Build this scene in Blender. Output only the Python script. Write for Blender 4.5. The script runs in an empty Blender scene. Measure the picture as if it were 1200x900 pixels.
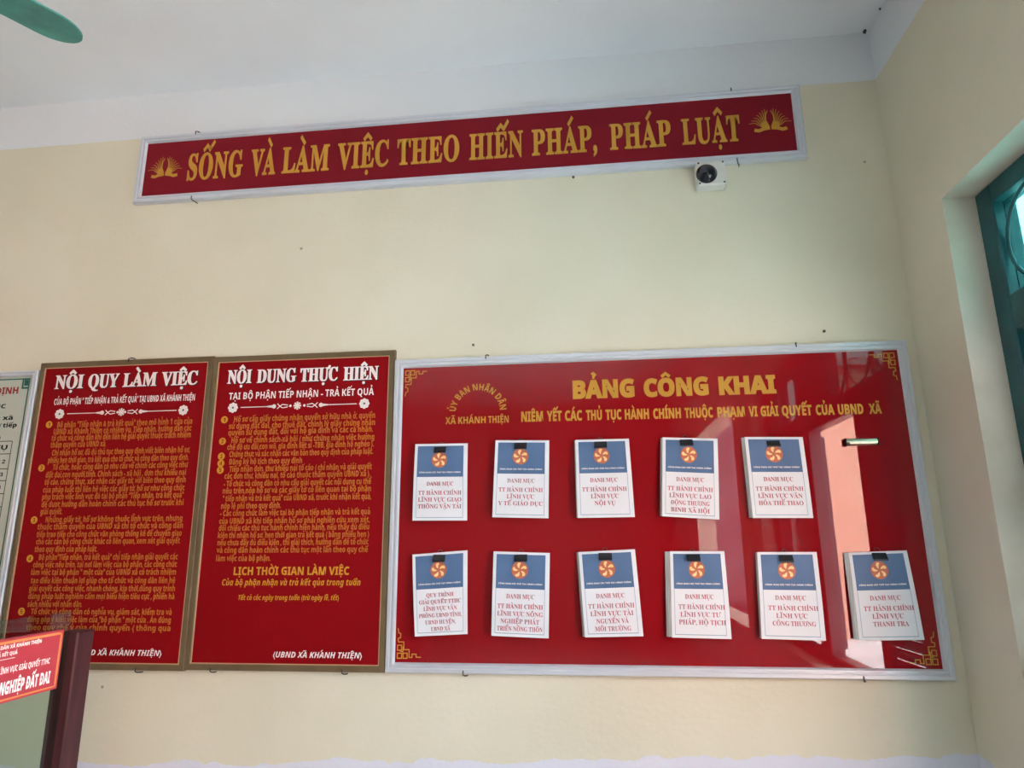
import bpy, math, random, unicodedata
from mathutils import Vector, Matrix

S = bpy.context.scene
COL = S.collection
random.seed(11)

# ------------------------------------------------------------------ camera
cam = bpy.data.cameras.new('camera')
cam.lens = 782.9 / 1200 * 36
cam.sensor_width = 36
cam.clip_start = 0.05
camo = bpy.data.objects.new('camera', cam)
COL.objects.link(camo)
R = (0.9932014, 0.1161371, -0.00794713)
U = (0.03404417, -0.22450345, 0.97387843)
F = (-0.11131926, 0.96752797, 0.22693093)
camo.matrix_world = Matrix(((R[0], U[0], -F[0], 0.0), (R[1], U[1], -F[1], -2.8556),
                            (R[2], U[2], -F[2], 1.5734), (0, 0, 0, 1)))
S.camera = camo

# ------------------------------------------------------------------ daylight and exposure
S.view_settings.view_transform = 'Standard'
S.view_settings.look = 'None'
S.view_settings.gamma = 1
S.view_settings.use_curve_mapping = False
S.view_settings.exposure = 1.56
S.cycles.use_denoising = True
S.cycles.max_bounces = 10
S.cycles.diffuse_bounces = 5
S.cycles.sample_clamp_indirect = 8
W = bpy.data.worlds.new('overcast_sky')
S.world = W
W.use_nodes = True
bg = W.node_tree.nodes['Background']
bg.inputs[0].default_value = (0.86, 0.93, 1.0, 1)
bg.inputs[1].default_value = 7.0
sun = bpy.data.lights.new('sun', 'SUN')
sun.energy = 40
sun.color = (1.0, 0.96, 0.92)
sun.angle = math.radians(1.5)
suno = bpy.data.objects.new('sun', sun)
COL.objects.link(suno)
suno.rotation_euler = Vector((0.36, -0.5, -0.85)).to_track_quat('-Z', 'Y').to_euler()


def portal(name, cy, cz, sy, sz, x):
    li = bpy.data.lights.new(name, 'AREA')
    li.shape = 'RECTANGLE'
    li.size, li.size_y = sz, sy
    li.cycles.is_portal = True
    o = bpy.data.objects.new(name, li)
    o.location = (x, cy, cz)
    o.rotation_euler = (0, math.radians(90), 0)
    COL.objects.link(o)


# window openings of the right wall (y from, y to), sill and head
WIN_A = (-2.92, -0.355)
WIN_B = (-6.3, -3.7)  # unseen opening behind the camera, made up to let daylight in
SILL, HEAD = 0.78, 2.832
XC, XO = 1.369, 1.60          # inner and outer face of the right wall
XL, YB, ZC = -8.0, -8.6, 3.878
portal('daylight_portal', sum(WIN_A) / 2, (SILL + HEAD) / 2, 2.56, 2.05, XO + 0.02)
portal('daylight_portal', sum(WIN_B) / 2, (SILL + HEAD) / 2, 2.6, 2.05, XO + 0.02)


# ------------------------------------------------------------------ materials
def mat(name, col, rough=0.5, metal=0.0, spec=0.5, coat=0.0, coat_rough=0.03):
    m = bpy.data.materials.new(name)
    m.use_nodes = True
    b = m.node_tree.nodes['Principled BSDF']
    b.inputs['Base Color'].default_value = (*col, 1)
    b.inputs['Roughness'].default_value = rough
    b.inputs['Metallic'].default_value = metal
    b.inputs['Specular IOR Level'].default_value = spec
    b.inputs['Coat Weight'].default_value = coat
    b.inputs['Coat Roughness'].default_value = coat_rough
    return m


def nd(m, kind, **kw):
    n = m.node_tree.nodes.new(kind)
    for k, v in kw.items():
        setattr(n, k, v)
    return n


def lk(m, a, b):
    m.node_tree.links.new(a, b)


def srgb(r, g, b):
    f = lambda c: (c / 255 / 12.92) if c / 255 <= 0.04045 else ((c / 255 + 0.055) / 1.055) ** 2.4
    return (f(r), f(g), f(b))


def vary(m, col_a, col_b, scale=6, stretch=(1, 1, 1), bump=0.0, bscale=60, detail=4, lo=0.35, hi=0.65):
    """noise between two paints plus a fine relief"""
    b = m.node_tree.nodes['Principled BSDF']
    tc = nd(m, 'ShaderNodeTexCoord')
    mp = nd(m, 'ShaderNodeMapping')
    mp.inputs['Scale'].default_value = stretch
    lk(m, tc.outputs['Object'], mp.inputs[0])
    n = nd(m, 'ShaderNodeTexNoise')
    n.inputs['Scale'].default_value = scale
    n.inputs['Detail'].default_value = detail
    lk(m, mp.outputs[0], n.inputs['Vector'])
    r = nd(m, 'ShaderNodeValToRGB')
    r.color_ramp.elements[0].position, r.color_ramp.elements[1].position = lo, hi
    r.color_ramp.elements[0].color = (*col_a, 1)
    r.color_ramp.elements[1].color = (*col_b, 1)
    lk(m, n.outputs['Fac'], r.inputs[0])
    lk(m, r.outputs[0], b.inputs['Base Color'])
    if bump:
        n2 = nd(m, 'ShaderNodeTexNoise')
        n2.inputs['Scale'].default_value = bscale
        n2.inputs['Detail'].default_value = 3
        lk(m, mp.outputs[0], n2.inputs['Vector'])
        bp = nd(m, 'ShaderNodeBump')
        bp.inputs['Strength'].default_value = bump
        bp.inputs['Distance'].default_value = 0.01
        lk(m, n2.outputs['Fac'], bp.inputs['Height'])
        lk(m, bp.outputs[0], b.inputs['Normal'])
    return m


CREAM_A, CREAM_B = srgb(222, 216, 193), srgb(229, 224, 203)
WHITE_P = srgb(230, 233, 236)
LIME = srgb(226, 226, 236)


def wall_material(base, slope, wav=0.02):
    """cream emulsion, white band under the ceiling, ragged whitewash near the floor, a few specks"""
    m = mat('cream_wall_paint', CREAM_A, 0.75, spec=0.25)
    b = m.node_tree.nodes['Principled BSDF']
    geo = nd(m, 'ShaderNodeNewGeometry')
    sep = nd(m, 'ShaderNodeSeparateXYZ')
    lk(m, geo.outputs['Position'], sep.inputs[0])
    n = nd(m, 'ShaderNodeTexNoise')
    n.inputs['Scale'].default_value = 1.6
    n.inputs['Detail'].default_value = 6
    lk(m, geo.outputs['Position'], n.inputs['Vector'])
    r = nd(m, 'ShaderNodeValToRGB')
    r.color_ramp.elements[0].position, r.color_ramp.elements[1].position = 0.35, 0.65
    r.color_ramp.elements[0].color = (*CREAM_A, 1)
    r.color_ramp.elements[1].color = (*CREAM_B, 1)
    lk(m, n.outputs['Fac'], r.inputs[0])
    # white band above the paint line
    ne = nd(m, 'ShaderNodeTexNoise')
    ne.inputs['Scale'].default_value = 9
    lk(m, geo.outputs['Position'], ne.inputs['Vector'])
    a1 = nd(m, 'ShaderNodeMath', operation='MULTIPLY_ADD')
    lk(m, ne.outputs['Fac'], a1.inputs[0])
    a1.inputs[1].default_value = 0.012
    lk(m, sep.outputs['Z'], a1.inputs[2])
    top = nd(m, 'ShaderNodeMath', operation='GREATER_THAN')
    lk(m, a1.outputs[0], top.inputs[0])
    top.inputs[1].default_value = 3.628
    mx = nd(m, 'ShaderNodeMixRGB')
    lk(m, top.outputs[0], mx.inputs[0])
    lk(m, r.outputs[0], mx.inputs[1])
    mx.inputs[2].default_value = (*WHITE_P, 1)
    # ragged whitewash at the bottom
    n3 = nd(m, 'ShaderNodeTexNoise')
    n3.inputs['Scale'].default_value = 3.2
    n3.inputs['Detail'].default_value = 7
    n3.inputs['Roughness'].default_value = 0.6
    lk(m, geo.outputs['Position'], n3.inputs['Vector'])
    z1 = nd(m, 'ShaderNodeMath', operation='MULTIPLY_ADD')   # edge height = slope*x + base
    lk(m, sep.outputs['X'], z1.inputs[0])
    z1.inputs[1].default_value = slope
    z1.inputs[2].default_value = base
    z2 = nd(m, 'ShaderNodeMath', operation='MULTIPLY_ADD')
    lk(m, n3.outputs['Fac'], z2.inputs[0])
    z2.inputs[1].default_value = 0.16
    lk(m, z1.outputs[0], z2.inputs[2])
    lo = nd(m, 'ShaderNodeMath', operation='LESS_THAN')
    lk(m, sep.outputs['Z'], lo.inputs[0])
    lk(m, z2.outputs[0], lo.inputs[1])
    mx2 = nd(m, 'ShaderNodeMixRGB')
    lk(m, lo.outputs[0], mx2.inputs[0])
    lk(m, mx.outputs[0], mx2.inputs[1])
    mx2.inputs[2].default_value = (*LIME, 1)
    # sparse dark specks of dirt
    v = nd(m, 'ShaderNodeTexVoronoi')
    v.inputs['Scale'].default_value = 2.6
    lk(m, geo.outputs['Position'], v.inputs['Vector'])
    sp = nd(m, 'ShaderNodeMath', operation='LESS_THAN')
    lk(m, v.outputs['Distance'], sp.inputs[0])
    sp.inputs[1].default_value = 0.03
    s2 = nd(m, 'ShaderNodeMath', operation='MULTIPLY')
    lk(m, sp.outputs[0], s2.inputs[0])
    s2.inputs[1].default_value = 0.6
    mx3 = nd(m, 'ShaderNodeMixRGB')
    lk(m, s2.outputs[0], mx3.inputs[0])
    lk(m, mx2.outputs[0], mx3.inputs[1])
    mx3.inputs[2].default_value = (*srgb(95, 85, 70), 1)
    lk(m, mx3.outputs[0], b.inputs['Base Color'])
    nb = nd(m, 'ShaderNodeTexNoise')
    nb.inputs['Scale'].default_value = 45
    nb.inputs['Detail'].default_value = 5
    lk(m, geo.outputs['Position'], nb.inputs['Vector'])
    bp = nd(m, 'ShaderNodeBump')
    bp.inputs['Strength'].default_value = 0.12
    bp.inputs['Distance'].default_value = 0.01
    lk(m, nb.outputs['Fac'], bp.inputs['Height'])
    lk(m, bp.outputs[0], b.inputs['Normal'])
    return m


M = {}
M['wall'] = wall_material(0.66, 0.032)
M['ceiling'] = vary(mat('white_ceiling_paint', WHITE_P, 0.8, spec=0.2), srgb(234, 236, 238), srgb(240, 242, 244), 1.5, bump=0.08, bscale=40)
M['reveal'] = vary(mat('white_reveal_plaster', WHITE_P, 0.75, spec=0.2), srgb(226, 214, 194), srgb(236, 226, 208), 5, bump=0.2, bscale=30)
M['far_wall'] = vary(mat('olive_grey_wall_paint', srgb(120, 118, 106), 0.8, spec=0.2), srgb(114, 112, 100), srgb(126, 124, 112), 2)  # unseen front wall painted dark to dim its reflection in the boards
M['floor'] = vary(mat('floor_tile', (0.4, 0.36, 0.3), 0.25), srgb(156, 157, 160), srgb(170, 171, 174), 3)
M['info_red'] = vary(mat('red_gloss_panel', srgb(168, 26, 36), 0.5, spec=0.0, coat=1.0, coat_rough=0.010), srgb(142, 14, 22), srgb(150, 17, 26), 2)
M['sign_red'] = vary(mat('red_satin_print', srgb(165, 16, 26), 0.6, spec=0.12), srgb(134, 3, 12), srgb(142, 5, 15), 2)
M['slogan_red'] = vary(mat('crimson_satin_panel', srgb(160, 30, 42), 0.6, spec=0.12), srgb(126, 22, 34), srgb(133, 25, 38), 2)
M['alu'] = vary(mat('white_aluminium', srgb(214, 218, 226), 0.38, metal=0.35), srgb(213, 217, 225), srgb(218, 222, 229), 3, (1, 1, 1))
M['brown'] = vary(mat('bronze_brown_frame', srgb(112, 94, 66), 0.45, metal=0.1), srgb(106, 88, 60), srgb(118, 99, 70), 8, (1, 1, 1))
M['edge'] = mat('pale_gold_edge', srgb(200, 160, 122), 0.4)
M['gold'] = vary(mat('gold_vinyl', srgb(226, 168, 62), 0.5, spec=0.3), srgb(198, 144, 50), srgb(207, 153, 58), 9)
M['gold_dark'] = vary(mat('dull_gold_vinyl', srgb(176, 120, 46), 0.5, spec=0.3), srgb(165, 110, 40), srgb(186, 130, 50), 9)
M['orange'] = vary(mat('orange_print', srgb(206, 128, 56), 0.6, spec=0.2), srgb(184, 104, 38), srgb(196, 114, 44), 9)
M['dot'] = vary(mat('amber_print', srgb(222, 160, 50), 0.6, spec=0.2), srgb(204, 142, 42), srgb(216, 154, 50), 9)
M['white_print'] = vary(mat('white_print', srgb(248, 236, 232), 0.6, spec=0.2), srgb(245, 232, 228), srgb(250, 240, 236), 9)
M['black_print'] = mat('black_print', srgb(28, 26, 30), 0.6, spec=0.2)
M['paper'] = vary(mat('white_paper', srgb(232, 232, 236), 0.7, spec=0.2), srgb(229, 229, 233), srgb(236, 236, 240), 5)
M['page'] = vary(mat('paper_pages', srgb(205, 202, 200), 0.8, spec=0.15), srgb(170, 168, 166), srgb(228, 226, 224), 260, (0.02, 1, 0.02))
M['blue'] = vary(mat('slate_blue_print', srgb(96, 126, 164), 0.5, spec=0.3), srgb(80, 108, 146), srgb(90, 118, 156), 8)
M['emblem_red'] = vary(mat('copper_red_print', srgb(196, 104, 74), 0.5), srgb(186, 94, 66), srgb(206, 114, 82), 20)
M['emblem_gold'] = vary(mat('pale_gold_print', srgb(246, 208, 140), 0.5), srgb(240, 196, 122), srgb(252, 220, 160), 20)
M['rose'] = vary(mat('rose_red_print', srgb(186, 92, 108), 0.65, spec=0.2), srgb(180, 86, 102), srgb(192, 98, 112), 9)
M['greyline'] = mat('grey_blue_line', srgb(150, 168, 186), 0.6)
M['clip'] = vary(mat('black_enamel', srgb(22, 22, 28), 0.35), srgb(18, 18, 24), srgb(28, 28, 34), 20)
M['steel'] = vary(mat('nickel_steel', srgb(205, 198, 170), 0.28, metal=0.9), srgb(196, 188, 158), srgb(214, 208, 182), 20)
M['wire'] = vary(mat('dull_dark_wire', srgb(70, 68, 66), 0.45, metal=0.6), srgb(60, 58, 56), srgb(84, 80, 76), 40)
M['housing'] = vary(mat('white_plastic', srgb(226, 224, 216), 0.45), srgb(222, 220, 212), srgb(230, 228, 220), 12)
M['lens'] = vary(mat('black_lens', srgb(14, 14, 20), 0.12, coat=0.4), srgb(12, 12, 18), srgb(18, 18, 26), 8)
M['fan'] = vary(mat('teal_enamel_blade', srgb(58, 140, 122), 0.4), srgb(46, 122, 112), srgb(72, 166, 152), 7, detail=5)
M['teal'] = vary(mat('teal_gloss_paint', srgb(30, 104, 104), 0.35), srgb(16, 74, 80), srgb(26, 92, 96), 6, bump=0.15, bscale=24)
M['varnish'] = vary(mat('mahogany_varnish', srgb(104, 54, 56), 0.42, spec=0.3), srgb(56, 24, 28), srgb(72, 32, 37), 8, (6, 6, 0.6))
M['sheet_red'] = vary(mat('coral_red_print', srgb(226, 82, 92), 0.4), srgb(172, 48, 60), srgb(182, 56, 68), 3)
M['sheet_edge'] = mat('orange_yellow_print', srgb(226, 138, 78), 0.4)
M['pale'] = vary(mat('pale_green_grey_print', srgb(190, 196, 182), 0.4), srgb(186, 192, 178), srgb(194, 200, 187), 3)
M['green'] = mat('dark_green_print', srgb(30, 98, 84), 0.5)
M['red_text'] = mat('dark_red_print', srgb(150, 40, 36), 0.6)
M['mud'] = vary(mat('dusty_cobweb', srgb(58, 52, 44), 0.9), srgb(40, 36, 30), srgb(80, 74, 62), 60)
M['pink_plaster'] = vary(mat('salmon_plaster', srgb(240, 196, 172), 0.9, spec=0.1), srgb(186, 142, 124), srgb(196, 152, 134), 1.5)
M['slate'] = vary(mat('dark_blocker_plaster', srgb(150, 140, 150), 0.9, spec=0.1), srgb(70, 66, 74), srgb(84, 80, 88), 1.5)  # darkened so the added outside wall reflects dimly
M['ground'] = vary(mat('courtyard_concrete', srgb(150, 146, 136), 0.9), srgb(146, 152, 154), srgb(164, 170, 172), 1.2)


def glass(name, tint, refl=0.06, rough=0.0):
    m = bpy.data.materials.new(name)
    m.use_nodes = True
    nt = m.node_tree
    nt.nodes.clear()
    out = nd(m, 'ShaderNodeOutputMaterial')
    tr = nd(m, 'ShaderNodeBsdfTransparent')
    tr.inputs[0].default_value = (*tint, 1)
    gl = nd(m, 'ShaderNodeBsdfGlossy')
    gl.inputs['Roughness'].default_value = rough
    fr = nd(m, 'ShaderNodeLayerWeight')
    fr.inputs['Blend'].default_value = 0.5
    pw = nd(m, 'ShaderNodeMath', operation='POWER')
    pw.inputs[1].default_value = 5
    lk(m, fr.outputs['Facing'], pw.inputs[0])
    ml = nd(m, 'ShaderNodeMath', operation='MULTIPLY_ADD')
    ml.inputs[1].default_value = 0.5
    ml.inputs[2].default_value = refl
    lk(m, pw.outputs[0], ml.inputs[0])
    mx = nd(m, 'ShaderNodeMixShader')
    lk(m, ml.outputs[0], mx.inputs[0])
    lk(m, tr.outputs[0], mx.inputs[1])
    lk(m, gl.outputs[0], mx.inputs[2])
    lk(m, mx.outputs[0], out.inputs[0])
    return m


M['screen_glass'] = glass('greenish_clear_glass', (0.80, 0.89, 0.84), 0.04)
M['turq_glass'] = glass('turquoise_glass', (0.22, 0.39, 0.38), 0.03)

# ------------------------------------------------------------------ mesh helpers
OFF = {}          # world offset of every parent object


class MB:
    """collects faces; build() links them as one mesh object"""

    def __init__(self):
        self.v, self.f, self.mi = [], [], []

    def add(self, vs, fs, mi=0):
        o = len(self.v)
        self.v += [tuple(p) for p in vs]
        self.f += [tuple(i + o for i in f) for f in fs]
        self.mi += [mi] * len(fs)
        return self

    def box(self, x0, x1, y0, y1, z0, z1, mi=0):
        vs = [(x, y, z) for z in (z0, z1) for y in (y0, y1) for x in (x0, x1)]
        return self.add(vs, [(0, 2, 3, 1), (4, 5, 7, 6), (0, 1, 5, 4), (2, 6, 7, 3), (0, 4, 6, 2), (1, 3, 7, 5)], mi)

    def bbox(self, x0, x1, y0, y1, z0, z1, b=0.003, mi=0):
        """box with chamfered edges"""
        c = [(x, y, z) for z in (0, 1) for y in (0, 1) for x in (0, 1)]
        lo, hi = (x0, y0, z0), (x1, y1, z1)
        vs, idx = [], {}
        for p in c:
            for ax in range(3):
                q = []
                for k in range(3):
                    val = hi[k] if p[k] else lo[k]
                    if k != ax:
                        val += -b if p[k] else b
                    q.append(val)
                idx[(p, ax)] = len(vs)
                vs.append(q)
        fs = []
        for ax in range(3):
            u, w = [k for k in range(3) if k != ax]
            for s in (0, 1):
                loop = []
                for a, d in ((0, 0), (1, 0), (1, 1), (0, 1)):
                    p = [0, 0, 0]
                    p[ax], p[u], p[w] = s, a, d
                    loop.append(idx[(tuple(p), ax)])
                flip = (s == 0) ^ (ax == 1)
                fs.append(tuple(reversed(loop)) if flip else tuple(loop))
        for ax in range(3):                      # edges along ax
            u, w = [k for k in range(3) if k != ax]
            for a in (0, 1):
                for d in (0, 1):
                    p0, p1 = [0, 0, 0], [0, 0, 0]
                    p0[ax], p1[ax] = 0, 1
                    p0[u] = p1[u] = a
                    p0[w] = p1[w] = d
                    p0, p1 = tuple(p0), tuple(p1)
                    q = (idx[(p0, u)], idx[(p1, u)], idx[(p1, w)], idx[(p0, w)])
                    flip = (a ^ d) ^ (ax == 1)
                    fs.append(tuple(reversed(q)) if not flip else q)
        for p in c:
            t = (idx[(p, 0)], idx[(p, 1)], idx[(p, 2)])
            fs.append(t if (sum(p) % 2) else tuple(reversed(t)))
        return self.add(vs, fs, mi)

    def tube(self, pts, r, n=8, mi=0):
        pts = [Vector(p) for p in pts]
        vs, fs = [], []
        for i, p in enumerate(pts):
            d = (pts[min(i + 1, len(pts) - 1)] - pts[max(i - 1, 0)]).normalized()
            a = d.cross(Vector((0, 0, 1)) if abs(d.z) < 0.9 else Vector((1, 0, 0))).normalized()
            b = d.cross(a)
            for k in range(n):
                t = 2 * math.pi * k / n
                vs.append(p + a * r * math.cos(t) + b * r * math.sin(t))
        for i in range(len(pts) - 1):
            for k in range(n):
                fs.append((i * n + k, i * n + (k + 1) % n, (i + 1) * n + (k + 1) % n, (i + 1) * n + k))
        fs.append(tuple(range(n - 1, -1, -1)))
        fs.append(tuple(range((len(pts) - 1) * n, len(pts) * n)))
        return self.add(vs, fs, mi)

    def lathe(self, prof, org=(0, 0, 0), axis='z', n=24, mi=0):
        """prof: (radius, height) pairs, closed at both ends"""
        vs, fs = [], []
        for r, h in prof:
            for k in range(n):
                t = 2 * math.pi * k / n
                c, s = r * math.cos(t), r * math.sin(t)
                p = (c, s, h) if axis == 'z' else (c, -h, s)      # 'y': height towards -y
                vs.append((p[0] + org[0], p[1] + org[1], p[2] + org[2]))
        for i in range(len(prof) - 1):
            for k in range(n):
                fs.append((i * n + k, i * n + (k + 1) % n, (i + 1) * n + (k + 1) % n, (i + 1) * n + k))
        fs.append(tuple(range(n - 1, -1, -1)))
        fs.append(tuple(range((len(prof) - 1) * n, len(prof) * n)))
        return self.add(vs, fs, mi)

    def frame(self, x0, x1, z0, z1, prof, y=0.0, mi=0):
        """mitred moulding round a rectangle on a wall; prof: (inset from the outer edge, height off the wall)"""
        vs, fs = [], []
        m = len(prof)
        for cx, cz, sx, sz in ((x0, z0, 1, 1), (x1, z0, -1, 1), (x1, z1, -1, -1), (x0, z1, 1, -1)):
            for ins, h in prof:
                vs.append((cx + sx * ins, y - h, cz + sz * ins))
        for c in range(4):
            d = (c + 1) % 4
            for i in range(m - 1):
                fs.append((c * m + i, d * m + i, d * m + i + 1, c * m + i + 1))
            fs.append((c * m + m - 1, d * m + m - 1, d * m, c * m))
        return self.add(vs, fs, mi)

    def ribbon(self, pts, w, y=0.0, closed=False, mi=0, w1=None):
        """flat stroke of width w along (x, z) points"""
        n = len(pts)
        P = [Vector(p) for p in pts]
        vs, fs = [], []
        for i in range(n):
            a = P[(i - 1) % n] if (closed or i) else P[i]
            b = P[(i + 1) % n] if (closed or i < n - 1) else P[i]
            d1 = (P[i] - a).normalized() if (P[i] - a).length else (b - P[i]).normalized()
            d2 = (b - P[i]).normalized() if (b - P[i]).length else d1
            t = (d1 + d2)
            t = t.normalized() if t.length > 1e-6 else d1
            nn = Vector((-t.y, t.x))
            den = max(0.5, nn.dot(Vector((-d1.y, d1.x))))
            ww = w if w1 is None else w + (w1 - w) * i / (n - 1)
            q = nn * (ww / 2 / den)
            vs += [(P[i].x + q.x, y, P[i].y + q.y), (P[i].x - q.x, y, P[i].y - q.y)]
        for i in range(n if closed else n - 1):
            j = (i + 1) % n
            fs.append((2 * i, 2 * i + 1, 2 * j + 1, 2 * j))
        return self.add(vs, fs, mi)

    def disc(self, cx, cz, r, y, n=24, mi=0, rx=None):
        rx = rx or r
        vs = [(cx + rx * math.cos(2 * math.pi * k / n), y, cz + r * math.sin(2 * math.pi * k / n)) for k in range(n)]
        return self.add(vs, [tuple(range(n))], mi)

    def build(self, name, mats, parent=None, loc=None, smooth=False):
        me = bpy.data.meshes.new(name)
        off = OFF[parent.name] if parent else Vector(loc or (0, 0, 0))
        me.from_pydata([tuple(Vector(p) - off) for p in self.v], [], self.f)
        for m in (mats if isinstance(mats, (list, tuple)) else [mats]):
            me.materials.append(m)
        if len(me.materials) > 1:
            for p, i in zip(me.polygons, self.mi):
                p.material_index = i
        if smooth:
            for p in me.polygons:
                p.use_smooth = True
        me.update()
        o = bpy.data.objects.new(name, me)
        COL.objects.link(o)
        if parent:
            o.parent = parent
        else:
            o.location = off
        OFF[o.name] = off
        return o


def thing(name, label, cat, loc, group=None):
    o = bpy.data.objects.new(name, None)
    o.empty_display_size = 0.1
    COL.objects.link(o)
    o.location = loc
    OFF[o.name] = Vector(loc)
    return tag(o, label, cat, group)


def tag(o, label, cat, group=None):
    o['label'], o['category'] = label, cat
    if group:
        o['group'] = group
    return o


def struct(o):
    o['kind'] = 'structure'
    return o


# ------------------------------------------------------------------ lettering
_fc = bpy.data.curves.new('glyph', 'FONT')
_fo = bpy.data.objects.new('glyph', _fc)
COL.objects.link(_fo)
_G = {}
BASE = {'serif': (0x1D400, 0x1D41A, 0x1D7CE), 'sans': (0x1D5D4, 0x1D5EE, 0x1D7EC), 'slant': (0x1D63C, 0x1D656, 0x1D7EC)}


def _char(ch, style):
    u, l, d = BASE[style]
    if 'A' <= ch <= 'Z':
        return chr(u + ord(ch) - 65)
    if 'a' <= ch <= 'z':
        return chr(l + ord(ch) - 97)
    if '0' <= ch <= '9':
        return chr(d + ord(ch) - 48)
    return ch


def _mesh(body, off, res, ext):
    _fc.body, _fc.offset, _fc.resolution_u, _fc.extrude = body, off, res, ext
    bpy.context.view_layer.update()
    ev = _fo.evaluated_get(bpy.context.evaluated_depsgraph_get())
    me = ev.to_mesh()
    vs = [tuple(v.co) for v in me.vertices]
    fs = [tuple(p.vertices) for p in me.polygons]
    ev.to_mesh_clear()
    return vs, fs


def glyph(ch, style, off, res, ext):
    k = (ch, style, off, res, ext)
    if k not in _G:
        c = _char(ch, style)
        o = off if ch.isalnum() else off + 0.012
        vs, fs = _mesh(c, o, res, ext)
        ref = _char('I', style)
        w1 = max(p[0] for p in _mesh(c + ref, 0, 1, 0)[0])
        w0 = max(p[0] for p in _mesh(ref, 0, 1, 0)[0])
        _G[k] = (vs, fs, w1 - w0)
    return _G[k]


def _rib(acc, pts, w, z):
    m = MB().ribbon(pts, w)
    o = len(acc[0])
    acc[0].extend((p[0], p[2], z) for p in m.v)
    acc[1].extend(tuple(i + o for i in f) for f in m.f)


def _dot(acc, x, y, rx, ry, z, n=10):
    o = len(acc[0])
    acc[0].extend((x + rx * math.cos(6.2832 * k / n), y + ry * math.sin(6.2832 * k / n), z) for k in range(n))
    acc[1].append(tuple(range(o, o + n)))


def word(text, style='sans', off=0.0, res=2, ext=0.0, track=0.0, wt=0.1):
    """2D lettering in em units: vertices, faces and the extent of the line (x0, x1, cap height)"""
    vs, fs = [], []
    acc = (vs, fs)
    x = 0.0
    cap = max(p[1] for p in glyph('H', style, 0.0, 2, 0.0)[0])
    xs = []
    for ch in text:
        if ch == ' ':
            x += 0.27
            continue
        marks = ''
        base = ch
        if ch in 'Đđ':
            base, marks = ('D' if ch == 'Đ' else 'd'), '-'
        else:
            dec = unicodedata.normalize('NFD', ch)
            base, marks = dec[0], dec[1:]
        gv, gf, adv = glyph(base, style, off, res, ext)
        o = len(vs)
        vs += [(p[0] + x, p[1], p[2]) for p in gv]
        fs += [tuple(i + o for i in f) for f in gf]
        gx0, gx1 = min(p[0] for p in gv) + x, max(p[0] for p in gv) + x
        xs += [gx0, gx1]
        gy = max(p[1] for p in gv)
        cx, hw = (gx0 + gx1) / 2, 0.16
        top = gy + 0.045
        z = ext
        w = wt
        circ = '\u0302' in marks
        tone = top
        tx = cx
        if circ:
            _rib(acc, [(cx - 0.19, top), (cx, top + 0.14), (cx + 0.19, top)], w * 0.95, z)
            tone, tx = top + 0.05, cx + 0.25
        if '\u0306' in marks:
            _rib(acc, [(cx - 0.17, top + 0.14), (cx - 0.09, top + 0.03), (cx + 0.09, top + 0.03), (cx + 0.17, top + 0.14)], w * 0.9, z)
            tone, tx = top + 0.14, cx
        if '\u0301' in marks:
            _rib(acc, [(tx - 0.09, tone - 0.01), (tx + 0.13, tone + 0.21)], w * 0.95, z)
        if '\u0300' in marks:
            tx2 = cx + 0.02 if not circ else cx + 0.30
            _rib(acc, [(tx2 - 0.15, tone + 0.21), (tx2 + 0.07, tone - 0.01)], w * 0.95, z)
        if '\u0309' in marks:
            _rib(acc, [(tx - 0.09, tone + 0.19), (tx + 0.0, tone + 0.24), (tx + 0.08, tone + 0.17), (tx + 0.0, tone + 0.09), (tx, tone)], w * 0.75, z)
        if '\u0303' in marks:
            tz = tone if not circ else tone + 0.06
            _rib(acc, [(cx - 0.2, tz + 0.03), (cx - 0.1, tz + 0.12), (cx + 0.08, tz + 0.04), (cx + 0.2, tz + 0.13)], w * 0.9, z)
        if '\u0323' in marks:
            _dot(acc, cx, -0.15, 0.075, 0.075, z)
        if '\u031b' in marks:
            _rib(acc, [(gx1 - 0.07, gy - 0.05), (gx1 + 0.06, gy - 0.01), (gx1 + 0.09, gy + 0.1)], w, z)
        if marks == '-':
            if base == 'D':
                _rib(acc, [(gx0 - 0.06, cap * 0.5), (gx0 + 0.3, cap * 0.5)], w, z)
            else:
                _rib(acc, [(gx1 - 0.3, gy * 0.83), (gx1 + 0.07, gy * 0.83)], w * 0.8, z)
        x += adv + track
    return vs, fs, min(xs), max(xs), cap


def lettering(name, rows, material, parent, y, style='sans', off=0.0, res=2, ext=0.0, track=0.0, wt=0.1, depth=0.0, fat=0.0):
    """rows: (text, x left, x right, baseline z, cap height); each fits its own length on the plane at y"""
    mb = MB()
    for text, x0, x1, z0, ch in rows:
        vs, fs, a, b, cap = word(text, style, off, res, ext, track, wt)
        kx, kz = (x1 - x0) / (b - a), ch / cap
        for k, dx in enumerate((-fat * ch, fat * ch, 0) if fat else (0,)):
            mb.add([(x0 + dx + (p[0] - a) * kx, y - 0.0001 * k - (p[2] / ext * depth if ext else 0), z0 + p[1] * kz) for p in vs], fs)
    return mb.build(name, material, parent)


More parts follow.
